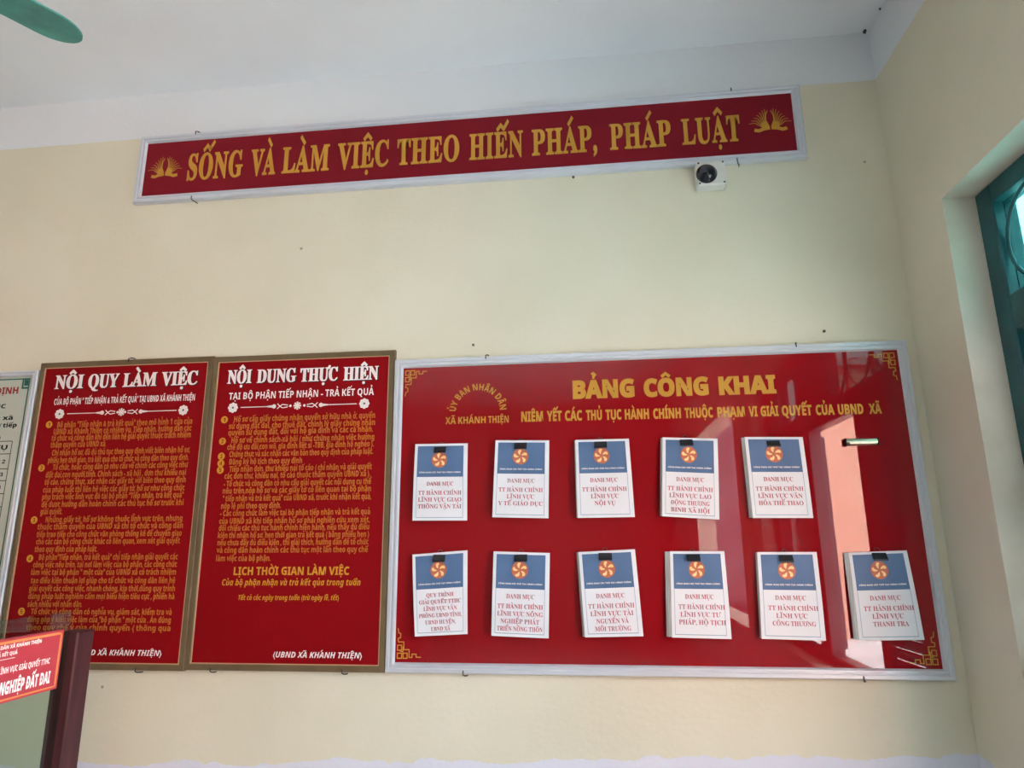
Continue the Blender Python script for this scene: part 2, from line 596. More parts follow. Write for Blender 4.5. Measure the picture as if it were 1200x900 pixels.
# ------------------------------------------------------------------ lettering rows: text, x left, x right, baseline z, cap height (metres on the wall)
SLOGAN = [
    ('SỐNG', -1.966, -1.675, 3.3511, 0.1396),
    ('VÀ', -1.631, -1.501, 3.3508, 0.1384),
    ('LÀM', -1.466, -1.225, 3.3505, 0.1374),
    ('VIỆC', -1.181, -0.923, 3.3502, 0.1360),
    ('THEO', -0.880, -0.573, 3.3497, 0.1345),
    ('HIẾN', -0.523, -0.264, 3.3493, 0.1329),
    ('PHÁP,', -0.221, 0.086, 3.3489, 0.1314),
    ('PHÁP', 0.146, 0.428, 3.3485, 0.1297),
    ('LUẬT', 0.478, 0.740, 3.3481, 0.1282),
]
RULES_TITLE = [
    ('NỘI', -2.522, -2.378, 2.2905, 0.0656),
    ('QUY', -2.350, -2.197, 2.2897, 0.0652),
    ('LÀM', -2.172, -2.005, 2.2890, 0.0647),
    ('VIỆC', -1.978, -1.801, 2.2882, 0.0643),
]
RULES_SUB = [
    ('CỦA BỘ PHẬN " TIẾP NHẬN & TRẢ KẾT QUẢ" TẠI UBND XÃ KHÁNH THIỆN', -2.514, -1.804, 2.2126, 0.0299),
]
TASKS_TITLE = [
    ('NỘI', -1.650, -1.536, 2.2861, 0.0628),
    ('DUNG', -1.507, -1.321, 2.2848, 0.0623),
    ('THỰC', -1.299, -1.124, 2.2833, 0.0619),
    ('HIỆN', -1.094, -0.933, 2.2818, 0.0614),
]
TASKS_SUB = [
    ('TẠI BỘ PHẬN TIẾP NHẬN - TRẢ KẾT QUẢ', -1.637, -0.950, 2.2103, 0.0318),
]
RULES_BODY = [
    ('Bộ phận "Tiếp nhận & trả kết quả" theo mô hình 1 cửa của', -2.480, -1.805, 2.1031, 0.0266),
    ('UBND xã Khánh Thiện có nhiệm vụ. Tiếp nhận, hướng dẫn các', -2.494, -1.805, 2.0713, 0.0265),
    ('tổ chức và công dân khi đến liên hệ giải quyết thuộc trách nhiệm', -2.499, -1.805, 2.0407, 0.0264),
    ('thẩm quyền của UBND xã.', -2.499, -2.218, 2.0090, 0.0264),
    ('Chỉ nhận hồ sơ, đã đủ thủ tục theo quy định,viết biên nhận hồ sơ,', -2.486, -1.801, 1.9717, 0.0261),
    ('phiếu hẹn thời gian, trả kết quả cho tổ chức và công dân theo quy định.', -2.500, -1.804, 1.9372, 0.0260),
    ('Tổ chức, hoặc công dân có nhu cầu về chính các công việc như', -2.471, -1.806, 1.9044, 0.0258),
    ('đất đai,con người,tính. Chính sách - xã hội , đơn thư khiếu nại', -2.501, -1.810, 1.8699, 0.0257),
    ('tố cáo, chứng thực, xác nhận các giấy tờ, với biên theo quy định', -2.501, -1.808, 1.8369, 0.0256),
    ('của pháp luật thì liên hệ việc các giấy tờ, hồ sơ như công chức', -2.503, -1.809, 1.8015, 0.0254),
    ('phụ trách việc lĩnh vực đó tại bộ phận "Tiếp nhận, trả kết quả"', -2.502, -1.811, 1.7692, 0.0253),
    ('để được hướng dẫn hoàn chỉnh các thủ tục hồ sơ trước khi', -2.500, -1.807, 1.7355, 0.0252),
    ('giải quyết.', -2.500, -2.391, 1.7030, 0.0253),
    ('Những giấy tờ, hồ sơ không thuộc lĩnh vực trên, nhưng', -2.468, -1.805, 1.6667, 0.0249),
    ('thuộc thẩm quyền của UBND xã thì tổ chức và công dân', -2.503, -1.799, 1.6355, 0.0248),
    ('tiếp trao tiếp cho công chức văn phòng thống kê để chuyển giao', -2.502, -1.801, 1.6019, 0.0246),
    ('cho các cán bộ công chức khác có liên quan, xem xét giải quyết', -2.499, -1.806, 1.5698, 0.0245),
    ('theo quy định của pháp luật.', -2.501, -2.195, 1.5365, 0.0246),
    ('Bộ phận"Tiếp nhận, trả kết quả" chỉ tiếp nhận giải quyết các', -2.474, -1.808, 1.5013, 0.0242),
    ('công việc nêu trên, tại nơi làm việc của bộ phận, các công chức', -2.497, -1.808, 1.4693, 0.0241),
    ('làm việc tại bộ phận " một cửa" của UBND xã có trách nhiệm', -2.501, -1.809, 1.4368, 0.0240),
    ('tạo điều kiện thuận lợi giúp cho tổ chức và công dân liên hệ', -2.497, -1.809, 1.4013, 0.0239),
    ('giải quyết các công việc, nhanh chóng, kịp thời,đúng quy trình', -2.499, -1.806, 1.3675, 0.0237),
    ('đúng pháp luật nghiêm cấm mọi biểu hiện tiêu cực , phiền hà', -2.498, -1.805, 1.3345, 0.0236),
    ('sách nhiễu với nhân dân.', -2.495, -2.232, 1.3009, 0.0237),
    ('Tổ chức và công dân có nghĩa vụ, giám sát, kiểm tra và', -2.474, -1.810, 1.2700, 0.0234),
    ('đóng góp ý kiến việc làm của "bộ phận " một cửa . Ản đúng', -2.486, -1.810, 1.2374, 0.0232),
    ('theo quy chế ý của chính quyền ( thông qua', -2.486, -1.808, 1.2042, 0.0231),
]
TASKS_BODY = [
    ('Hồ sơ cấp giấy chứng nhận quyền sở hữu nhà ở, quyền', -1.602, -0.940, 2.1053, 0.0258),
    ('sử dụng đất đai, cho thuê đất, chỉnh lý giấy chứng nhận', -1.624, -0.939, 2.0737, 0.0257),
    ('quyền sử dụng đất, đối với hộ gia đình và các cá nhân.', -1.625, -0.947, 2.0442, 0.0256),
    ('Hồ sơ về chính sách-xã hội ( như chứng nhận việc hưởng', -1.606, -0.940, 2.0091, 0.0254),
    ('chế độ ưu đãi,con wô, gia đình liệt sĩ -TBB, gia đình hộ nghèo ).', -1.623, -0.941, 1.9785, 0.0253),
    ('Chứng thực và xác nhận các văn bản theo quy định của pháp luật.', -1.610, -0.943, 1.9456, 0.0252),
    ('Đăng ký hộ tịch theo quy định', -1.607, -1.266, 1.9117, 0.0252),
    ('Tiếp nhận đơn, thư khiếu nại tố cáo ( chỉ nhận và giải quyết', -1.604, -0.946, 1.8789, 0.0249),
    ('các đơn thư, khiếu nại, tố cáo thuộc thẩm quyền UBND xã ).', -1.624, -0.951, 1.8483, 0.0248),
    ('- Tổ chức và công dân có nhu cầu giải quyết các nội dung cụ thể', -1.624, -0.947, 1.8145, 0.0247),
    ('nêu trên,nộp hồ sơ và các giấy tờ có liên quan tại bộ phận', -1.626, -0.946, 1.7831, 0.0245),
    ('" tiếp nhận và trả kết quả" của UBND xã, trước khi nhận kết quả,', -1.623, -0.943, 1.7494, 0.0244),
    ('nộp lệ phí theo quy định.', -1.627, -1.350, 1.7167, 0.0245),
    ('- Các công chức làm việc tại bộ phận tiếp nhận và trả kết quả', -1.629, -0.946, 1.6853, 0.0242),
    ('của UBND xã khi tiếp nhận hồ sơ phải nghiên cứu xem xét,', -1.630, -0.945, 1.6516, 0.0240),
    ('đối chiếu các thủ tục hành chính hiện hành, nếu thấy đủ điều', -1.629, -0.947, 1.6217, 0.0239),
    ('kiện thì nhận hồ sơ, hẹn thời gian trả kết quả ( bằng phiếu hẹn )', -1.630, -0.946, 1.5905, 0.0238),
    ('nếu chưa đầy đủ điều kiện , thì giải thích, hướng dẫn để tổ chức', -1.629, -0.948, 1.5591, 0.0237),
    ('và công dân hoàn chỉnh các thủ tục một lần theo quy chế', -1.630, -0.949, 1.5275, 0.0236),
    ('làm việc của bộ phận.', -1.629, -1.380, 1.4930, 0.0236),
]
TASKS_HEAD = [
    ('LỊCH THỜI GIAN LÀM VIỆC', -1.543, -1.027, 1.4345, 0.0327),
]
TASKS_NOTE = [
    ('Của bộ phận nhận và trả kết qủa trong tuần', -1.592, -0.975, 1.3913, 0.0255),
    ('Tất cả các ngày trong tuần (trừ ngày lễ, tết)', -1.512, -1.066, 1.3317, 0.0201),
]
TASKS_SIGN = [
    ('(UBND XÃ KHÁNH THIỆN)', -1.339, -0.956, 1.1034, 0.0225),
]
RULES_SIGN = [
    ('(UBND XÃ KHÁNH THIỆN)', -2.246, -1.837, 1.1034, 0.0227),
]
INFO_TITLE = [
    ('BẢNG', -0.062, 0.202, 2.1663, 0.0734),
    ('CÔNG', 0.241, 0.511, 2.1648, 0.0725),
    ('KHAI', 0.553, 0.785, 2.1634, 0.0716),
]
INFO_SUB = [
    ('NIÊM', -0.287, -0.193, 2.0700, 0.0427),
    ('YẾT', -0.176, -0.112, 2.0695, 0.0425),
    ('CÁC', -0.098, -0.025, 2.0691, 0.0424),
    ('THỦ', -0.008, 0.059, 2.0687, 0.0422),
    ('TỤC', 0.075, 0.142, 2.0683, 0.0421),
    ('HÀNH', 0.156, 0.257, 2.0678, 0.0419),
    ('CHÍNH', 0.275, 0.389, 2.0671, 0.0417),
    ('THUỘC', 0.405, 0.521, 2.0665, 0.0415),
    ('PHẠM', 0.539, 0.650, 2.0658, 0.0413),
    ('VI', 0.666, 0.701, 2.0654, 0.0411),
    ('GIẢI', 0.714, 0.785, 2.0650, 0.0410),
    ('QUYẾT', 0.799, 0.918, 2.0645, 0.0408),
    ('CỦA', 0.934, 1.007, 2.0639, 0.0406),
    ('UBND', 1.021, 1.120, 2.0634, 0.0405),
    ('XÃ', 1.142, 1.190, 2.0630, 0.0403),
]
INFO_VILLAGE = [
    ('XÃ', -0.621, -0.575, 2.0683, 0.0303),
    ('KHÁNH', -0.564, -0.443, 2.0682, 0.0302),
    ('THIỆN', -0.432, -0.342, 2.0681, 0.0301),
]
PALE_HEAD = [
    ('ĐỊNH', -2.834, -2.717, 2.2807, 0.0318),
]
RULES_DOTS = [ (-2.523, 2.119), (-2.528, 1.915), (-2.526, 1.678), (-2.518, 1.508), (-2.520, 1.281) ]
TASKS_DOTS = [ (-1.649, 2.117), (-1.649, 2.018), (-1.648, 1.950), (-1.647, 1.918), (-1.647, 1.888) ]
SHEETS = [
    ( (-0.749, 1.981), (-0.518, 1.979), (-0.516, 1.653), (-0.750, 1.655) ),  # [0.23, 0.326, 0.234, 0.326]
    ( (-0.397, 1.989), (-0.167, 1.983), (-0.176, 1.658), (-0.410, 1.665) ),  # [0.23, 0.326, 0.234, 0.324]
    ( (-0.057, 1.982), (0.167, 1.982), (0.175, 1.659), (-0.056, 1.658) ),  # [0.224, 0.323, 0.231, 0.324]
    ( (0.306, 1.984), (0.528, 1.973), (0.508, 1.645), (0.284, 1.661) ),  # [0.222, 0.329, 0.224, 0.324]
    ( (0.636, 1.977), (0.865, 1.971), (0.869, 1.647), (0.638, 1.650) ),  # [0.229, 0.324, 0.231, 0.327]
    ( (-0.750, 1.516), (-0.516, 1.532), (-0.511, 1.205), (-0.728, 1.194) ),  # [0.234, 0.327, 0.218, 0.323]
    ( (-0.406, 1.527), (-0.174, 1.519), (-0.185, 1.191), (-0.414, 1.199) ),  # [0.232, 0.328, 0.229, 0.328]
    ( (-0.057, 1.522), (0.170, 1.532), (0.186, 1.202), (-0.041, 1.196) ),  # [0.227, 0.331, 0.227, 0.327]
    ( (0.308, 1.523), (0.520, 1.522), (0.520, 1.194), (0.295, 1.198) ),  # [0.213, 0.328, 0.225, 0.325]
    ( (0.646, 1.518), (0.871, 1.517), (0.867, 1.191), (0.632, 1.196) ),  # [0.225, 0.326, 0.235, 0.322]
    ( (0.990, 1.514), (1.205, 1.521), (1.219, 1.197), (0.987, 1.192) ),  # [0.215, 0.325, 0.232, 0.323]
]
CLIPS = [ (-0.638, 1.965), (-0.289, 1.973), (0.048, 1.970), (0.400, 1.969), (0.746, 1.957), (-0.634, 1.512), (-0.293, 1.511), (0.050, 1.515), (0.397, 1.509), (0.752, 1.504), (1.101, 1.509) ]
HOOKS = [ (-1.937, 3.621), (-1.922, 3.259), (0.713, 3.620), (0.712, 3.272), (-2.149, 2.421), (-1.939, 1.049), (-1.603, 1.046), (-1.033, 1.050), (-0.441, 2.374), (-0.531, 1.054), (0.880, 2.358), (0.993, 1.046) ]
holes = [ (-0.501, 2.427), (0.052, 2.412), (-0.150, 3.067), (-0.783, 2.978), (1.007, 2.420), (-0.030, 3.234), (-1.072, 2.370) ]

# ------------------------------------------------------------------ room shell
T = 0.24
mb = MB().box(XL - T, XO, -0.0, 0.24, 0, ZC)
mb.v = [(p[0], p[1] if p[1] > 0 else 0.0, p[2]) for p in mb.v]
struct(mb.build('wall_back', M['wall']))
mb = MB()
ys = [YB, WIN_B[0], WIN_B[1], WIN_A[0], WIN_A[1], 0.0]
for i in (0, 2, 4):
    mb.box(XC, XO, ys[i], ys[i + 1], 0, ZC)
for a, b in (WIN_A, WIN_B):
    mb.box(XC, XO, a, b, 0, SILL)
    mb.box(XC, XO, a, b, HEAD, ZC)
# the faces inside the openings are white plaster
for k, f in enumerate(mb.f):
    c = [sum(mb.v[i][j] for i in f) / len(f) for j in range(3)]
    flat_y = max(mb.v[i][1] for i in f) - min(mb.v[i][1] for i in f) < 1e-6
    flat_z = max(mb.v[i][2] for i in f) - min(mb.v[i][2] for i in f) < 1e-6
    if flat_z and abs(c[2] - HEAD) < 1e-3 or flat_z and abs(c[2] - SILL) < 1e-3:
        mb.mi[k] = 1
    if flat_y and any(abs(c[1] - w) < 1e-3 for w in WIN_A + WIN_B) and SILL < c[2] < HEAD:
        mb.mi[k] = 1
# split jamb faces so that only the opening is white: thin plaster liners
for a, b in (WIN_A, WIN_B):
    for yy, s in ((a, 1), (b, -1)):
        mb.box(XC, XO, yy, yy + s * 0.004, SILL, HEAD, 1)
    mb.box(XC, XO, a, b, HEAD - 0.004, HEAD, 1)
    mb.box(XC, XO, a, b, SILL, SILL + 0.004, 1)
struct(mb.build('wall_right', [M['wall'], M['reveal']]))
struct(MB().box(XL - T, XL, YB, 0, 0, ZC).build('wall_left', M['wall']))
struct(MB().box(XL - T, XO, YB - T, YB, 0, ZC).build('wall_front', M['far_wall']))
struct(MB().box(XL - T, XO, YB - T, 0.24, ZC, ZC + 0.2).build('ceiling', M['ceiling']))
struct(MB().box(XL - T, XO, YB - T, 0.24, -0.15, 0).build('floor', M['floor']))
# outside: courtyard and the sunlit house across it
struct(MB().box(XO, 30, -30, 12, -0.4, -0.15).build('ground_courtyard', M['ground']))


# ------------------------------------------------------------------ timber window with transom lights
def window(name, y0, y1, leaf_gap):
    root = bpy.data.objects.new(name, None)
    COL.objects.link(root)
    root.location = (1.53, (y0 + y1) / 2, SILL)
    OFF[root.name] = Vector(root.location)
    struct(root)
    fx0, fx1 = 1.483, 1.57
    mid = (y0 + y1) / 2 - 0.36
    fr = MB()
    j = 0.095
    z0, z1 = SILL + 0.004, HEAD - 0.004
    fr.bbox(fx0, fx1, y0 + 0.004, y0 + j, z0, z1, 0.006)
    fr.bbox(fx0, fx1, y1 - j, y1 - 0.004, z0, z1, 0.006)
    fr.bbox(fx0, fx1, mid - 0.10, mid + 0.10, z0, z1, 0.006)
    for a, b in ((y0 + j, mid - 0.10), (mid + 0.10, y1 - j)):
        fr.bbox(fx0, fx1, a, b, z1 - 0.075, z1, 0.006)
        fr.bbox(fx0, fx1, a, b, 2.27, 2.40, 0.006)
        fr.bbox(fx0, fx1, a, b, z0, z0 + 0.06, 0.006)
    fr.bbox(fx0, fx1, -1.84, -1.46, 2.40, z1 - 0.075, 0.006)        # boarded middle of the transom
    fo = fr.build('window_frame', M['teal'], root)
    for a, b in ((y0 + j, mid - 0.10), (mid + 0.10, y1 - j)):
        zt = z1 - 0.075
        MB().box(1.522, 1.526, a, b, 2.40, zt).build('transom_pane', M['turq_glass'], root)
        c, zc = (a + b) / 2, (2.40 + zt) / 2
        rr = (zt - 2.40) / 2 - 0.006
        g = MB()
        n = max(2, round((b - a) / (2 * rr + 0.02)))
        for q in range(n):
            cy = a + (b - a) * (q + 0.5) / n
            g.tube([(1.508, cy + rr * math.cos(6.2832 * k / 32), zc + rr * math.sin(6.2832 * k / 32)) for k in range(33)], 0.007, 8)
        for q in range(1, n):
            cy = a + (b - a) * q / n
            g.bbox(1.500, 1.516, cy - 0.008, cy + 0.008, 2.40, zt, 0.003)
        g.build('grille', M['teal'], root)
        # casement leaves with louvre boards: the ones nearest the corner stays shut, the others stand folded back
        w = (b - a) / 2
        for half in (0, 1):
            w = 0.62 if b - a > 1 and half else (b - a - 0.62 if b - a > 1 else (b - a) / 2)
            la, lb = (b - w + 0.003, b - 0.003) if half else (a + 0.003, a + w - 0.003)
            lz0, lz1 = z0 + 0.063, 2.267
            lx0, lx1 = 1.515, 1.553
            if leaf_gap(a, half):                    # folded right back against the outer wall
                sh = -w * (1 + half) - 0.22
                la, lb = la + sh, lb + sh
                lx0, lx1 = 1.625 + 0.05 * half, 1.663 + 0.05 * half
            lf = MB()
            s = 0.075
            lf.bbox(lx0, lx1, la, la + s, lz0, lz1, 0.004)
            lf.bbox(lx0, lx1, lb - s, lb, lz0, lz1, 0.004)
            for zz in (lz0, (lz0 + lz1) / 2 - s / 2, lz1 - s):
                lf.bbox(lx0, lx1, la + s, lb - s, zz, zz + s, 0.004)
            turn = 0 if leaf_gap(a, half) else math.radians(4)

            def ajar(m):                             # the shut leaf stands a little into the room
                m.v = [(1.515 + (p[0] - 1.515) * math.cos(turn) - (lb - p[1]) * math.sin(turn), lb - (lb - p[1]) * math.cos(turn), p[2]) for p in m.v]
                return m

            if turn:
                ajar(lf)
            ob = lf.build('shutter_leaf', M['teal'], root)
            sl = MB()
            for p0, p1 in ((lz0 + s, (lz0 + lz1) / 2 - s / 2), ((lz0 + lz1) / 2 + s / 2, lz1 - s)):
                k = int((p1 - p0) / 0.05)
                for i in range(k):
                    zz = p0 + (p1 - p0) * i / k
                    h = (p1 - p0) / k
                    x0, x1 = lx0 + 0.006, lx1 - 0.006
                    sl.add([(x0, la + s, zz + h * 0.9), (x0, lb - s, zz + h * 0.9), (x1, lb - s, zz), (x1, la + s, zz),
                            (x0, la + s, zz + h * 1.1), (x0, lb - s, zz + h * 1.1), (x1, lb - s, zz + h * 0.2), (x1, la + s, zz + h * 0.2)],
                           [(0, 1, 2, 3), (7, 6, 5, 4), (0, 4, 5, 1), (1, 5, 6, 2), (2, 6, 7, 3), (3, 7, 4, 0)])
            if turn:
                ajar(sl)
            sl.build('slats', M['teal'], ob)
    return root


window('window_1', *WIN_A, lambda a, half: not (a > -2.05 and half == 1))

# house across the courtyard (seen only in the reflection on the glossy board)
h = thing('house', 'tall salmon plastered house across the sunny courtyard, mirrored in the glossy red board', 'building', (6.5, -10.2, -0.15))
MB().box(4.05, 12.0, -10.4, -10.0, -0.15, 4.7).build('wall', M['pink_plaster'], h)
MB().box(1.75, 4.05, -11.4, -11.0, -0.15, 5.2).build('reflection_blocker', M['slate'], h)  # added unseen wall, tall and dark to block bright reflections in the board
MB().bbox(4.0, 12.2, -11.0, -9.9, 4.7, 4.85, 0.01).build('roof_slab', M['ground'], h)

# ------------------------------------------------------------------ boards on the back wall
ALU = [(0, 0.0), (0, 0.024), (0.004, 0.03), (0.016, 0.03), (0.019, 0.026), (0.023, 0.026), (0.026, 0.031), (0.033, 0.031), (0.040, 0.0205), (0.040, 0.004)]
BRN = [(0, 0.0), (0, 0.022), (0.003, 0.026), (0.023, 0.026), (0.0265, 0.022), (0.0265, 0.004)]


def board(name, label, x0, x1, z0, z1, panel, frame_m, prof, fw, edge=None):
    root = thing(name, label, 'board' if name != 'slogan_banner' else 'banner', ((x0 + x1) / 2, 0, z0))
    MB().box(x0 + fw - 0.002, x1 - fw + 0.002, -0.020, -0.004, z0 + fw - 0.002, z1 - fw + 0.002).build('panel', panel, root)
    f = MB().frame(x0, x1, z0, z1, prof).build('frame', frame_m, root)
    if edge:
        MB().frame(x0 + fw - 0.001, x1 - fw + 0.001, z0 + fw - 0.001, z1 - fw + 0.001, [(0, 0.0202), (0, 0.0235), (0.0035, 0.0235), (0.0035, 0.0202)]).build('edge_strip', edge, f)
    return root


YF = -0.0206         # print on the face of a panel


def fretwork(parent, cx, cz, sx, sz, u):
    m = MB()
    w = 0.30
    P = lambda *q: [(cx + sx * u * a, cz + sz * u * b) for a, b in q]
    for q in (((0, 0), (1.6, 0), (1.6, 1.7), (0, 1.7)), ((2.1, 0), (3.6, 0), (3.6, 1.7), (2.1, 1.7)), ((0, 2.7), (1.5, 2.7), (1.5, 4.4), (0, 4.4))):
        m.ribbon(P(*q), w * u, YF, True)
    m.ribbon(P((1.0, 2.3), (2.0, 2.3), (2.0, 1.2)), w * u, YF)
    m.ribbon(P((2.0, 2.3), (2.0, 4.0)), w * u, YF)
    m.ribbon(P((0, 10.2), (0.3, 8.6), (1.1, 8.3), (1.0, 6.9), (0.1, 6.7), (0.3, 5.5), (2.3, 5.5), (2.3, 2.9), (4.3, 2.9), (4.3, 0.3), (5.4, 0.3), (5.4, 1.4), (6.9, 1.4), (6.9, 0.4), (8.7, 0.4)), w * u, YF)
    return m.build('corner_fretwork', M['gold'], parent)


# --- slogan banner
bn = board('slogan_banner', 'long narrow crimson banner with a gold slogan in a silver frame under the ceiling',
           -2.2425, 1.021, 3.238, 3.6135, M['slogan_red'], M['alu'], [(a * 1.0, b) for a, b in ALU], 0.040)
lettering('slogan_lettering', SLOGAN, M['gold'], bn, -0.0206, 'serif', 0.014, 3, 0.05, track=0.035, wt=0.12, depth=0.0035)


def lotus(parent, cx, cz, w, h):
    o = MB()
    for s in (-1, 1):
        for k in range(7):
            t = k / 6
            ex, ez = 0.10 + 0.40 * t, 1.0 - 0.62 * t ** 1.3            # tips fan out from the middle
            bx, bz = 0.10 + 0.06 * t, 0.25 - 0.05 * t
            p = []
            for q in [j / 7 for j in range(8)]:
                bend = math.sin(q * 6.2) * 0.035
                p.append((cx + s * w * (bx + (ex - bx) * q + bend * t), cz + h * (bz + (ez - bz) * q + bend * (1 - t) + 0.10 * math.sin(q * 3.1))))
            o.ribbon(p, w * 0.034, -0.0207, w1=w * 0.016)
    lot = o.build('lotus_petals', M['gold_dark'], parent)
    b = MB()
    for s in (-1, 1):
        b.disc(cx + s * w * 0.13, cz + h * 0.27, h * 0.17, -0.0210, 16, rx=w * 0.085)
        b.ribbon([(cx + s * w * 0.02, cz + h * 0.16), (cx + s * w * 0.16, cz + h * 0.13), (cx + s * w * 0.28, cz + h * 0.06), (cx + s * w * 0.38, cz + h * 0.10)], h * 0.14, -0.0209)
        b.ribbon([(cx + s * w * 0.03, cz + h * 0.2), (cx + s * w * 0.10, cz + h * 0.5), (cx + s * w * 0.09, cz + h * 0.72), (cx + s * w * 0.04, cz + h * 0.92)], w * 0.034, -0.0211, w1=w * 0.016)
    b.build('lotus_base', M['gold'], lot)


lotus(bn, -2.092, 3.374, 0.185, 0.118)
lotus(bn, 0.876, 3.383, 0.190, 0.118)

# --- rules board and tasks board (brown frames side by side)
rb = board('rules_board', 'red office rules board in a thin brown frame, white heading above tiny orange text', -2.6105, -1.7275, 1.045, 2.421, M['sign_red'], M['brown'], BRN, 0.0265, M['edge'])
tb = board('tasks_board', 'red duties board in a thin brown frame beside the big silver framed board', -1.7265, -0.857, 1.050, 2.416, M['sign_red'], M['brown'], BRN, 0.0265, M['edge'])


def ornament_line(parent, xa, xb, xl, xr, xc, z, hw):
    for x in (xa, xb):
        r = MB()
        for k in range(8):
            a = k * math.pi / 4
            r.disc(x + 0.0155 * math.cos(a), z + 0.0155 * math.sin(a), 0.0088, YF, 10)
        r.disc(x, z, 0.014, YF - 0.0001, 16)
        ro = r.build('rosette', M['white_print'], parent)
        MB().disc(x, z, 0.0048, YF - 0.0003, 10).build('rosette_eye', M['green'], ro)
    d = MB()
    for s in (-1, 1):
        d.ribbon([(xl if s < 0 else xr, z), (xc + s * hw, z)], 0.0035, YF)
        b = xc + s * hw
        d.ribbon([(b, z), (b - s * 0.03, z)], 0.0045, YF, w1=0.013)
        for dx, rr in ((0.034, 0.010), (0.112, 0.006)):
            d.disc(b - s * dx, z, rr, YF, 10)
        d.ribbon([(b - s * 0.05, z + 0.012), (b - s * 0.062, z), (b - s * 0.05, z - 0.012)], 0.004, YF)
        d.ribbon([(b - s * 0.062, z), (b - s * 0.075, z + 0.008), (b - s * 0.1, z + 0.004)], 0.004, YF)
        d.ribbon([(b - s * 0.062, z), (b - s * 0.075, z - 0.008), (b - s * 0.1, z - 0.004)], 0.004, YF)
    for k in range(8):
        a = k * math.pi / 4
        d.ribbon([(xc, z), (xc + 0.018 * math.cos(a), z + 0.018 * math.sin(a))], 0.004, YF, w1=0.009)
    d.build('divider_ornament', M['white_print'], parent)


def bullets(parent, pts):
    for i, (x, z) in enumerate(pts):
        o = MB().disc(x, z, 0.0165, YF, 20).build('bullet', M['dot'], parent)
        lettering('numeral', [(str(i + 1), x - 0.0055, x + 0.0055, z - 0.009, 0.018)], M['sign_red'], o, YF - 0.0002)


def shifted(rows, dx, dz):
    return [(t, a + dx, b + dx, z + dz, c) for t, a, b, z, c in rows]


o = lettering('title_lettering', RULES_TITLE, M['white_print'], rb, YF - 0.0004, 'serif', 0.006, 3, wt=0.12, fat=0.032)
lettering('title_shade', shifted(RULES_TITLE, 0.004, -0.0035), M['black_print'], o, YF, 'serif', 0.006, 3, wt=0.12, fat=0.032)
lettering('subtitle_lettering', RULES_SUB, M['white_print'], rb, YF, 'sans', 0.0, 1, wt=0.09)
ornament_line(rb, -2.477, -1.855, -2.438, -1.888, -2.163, 2.168, 0.131)
lettering('body_text', RULES_BODY, M['orange'], rb, YF, 'sans', 0.012, 1, wt=0.1)
lettering('signature_lettering', RULES_SIGN, M['white_print'], rb, YF, 'slant', 0.0, 1, wt=0.1)
bullets(rb, RULES_DOTS)

o = lettering('title_lettering', TASKS_TITLE, M['white_print'], tb, YF - 0.0004, 'serif', 0.006, 3, wt=0.12, fat=0.032)
lettering('title_shade', shifted(TASKS_TITLE, 0.004, -0.0035), M['black_print'], o, YF, 'serif', 0.006, 3, wt=0.12, fat=0.032)
lettering('subtitle_lettering', TASKS_SUB, M['white_print'], tb, YF, 'sans', 0.0, 1, wt=0.09)
ornament_line(tb, -1.613, -0.992, -1.576, -1.027, -1.305, 2.172, 0.145)
lettering('body_text', TASKS_BODY, M['orange'], tb, YF, 'sans', 0.012, 1, wt=0.1)
lettering('schedule_heading', TASKS_HEAD, M['dot'], tb, YF, 'sans', 0.01, 1, wt=0.1)
lettering('schedule_text', TASKS_NOTE[:1], M['dot'], tb, YF, 'slant', 0.0, 1, wt=0.09)
lettering('schedule_note', TASKS_NOTE[1:], M['dot'], tb, YF, 'slant', 0.0, 1, wt=0.09)
lettering('signature_lettering', TASKS_SIGN, M['white_print'], tb, YF, 'slant', 0.0, 1, wt=0.1)
bullets(tb, TASKS_DOTS)

# --- big glossy notice board
ib = board('notice_board', 'big glossy red notice board in a silver frame with eleven hanging booklets', -0.8565, 1.3225, 1.0505, 2.3675, M['info_red'], M['alu'], ALU, 0.040)
lettering('title_lettering', INFO_TITLE, M['gold'], ib, YF, 'sans', 0.04, 3, 0.03, wt=0.14, depth=0.002)
lettering('subtitle_lettering', INFO_SUB, M['gold'], ib, YF, 'sans', 0.022, 2, wt=0.13)
lettering('village_lettering', INFO_VILLAGE, M['gold'], ib, YF, 'sans', 0.0, 2, wt=0.1)
# arched lettering
arc = MB()
txt = 'ỦY BAN NHÂN DÂN'
vs, fs, a0, a1, cap = word(txt, 'sans', 0.0, 2, 0.0, 0.06, 0.1)
cx, cz, rad, k = -0.4775, 2.118, 0.098, 0.029 / cap
pv = []
for p in vs:
    t = (p[0] - a0) / (a1 - a0)
    ang = math.radians(180 - 4 - t * 172)
    r = rad + p[1] * k
    pv.append((cx + r * math.cos(ang), YF, cz + r * math.sin(ang)))
arc.add(pv, fs).build('arched_lettering', M['gold'], ib)
fretwork(ib, -0.807, 1.106, 1, 1, 0.0114)
fretwork(ib, -0.806, 2.315, 1, -1, 0.0114)
fretwork(ib, 1.268, 1.106, -1, 1, 0.0114)
fretwork(ib, 1.268, 2.315, -1, -1, 0.0114)

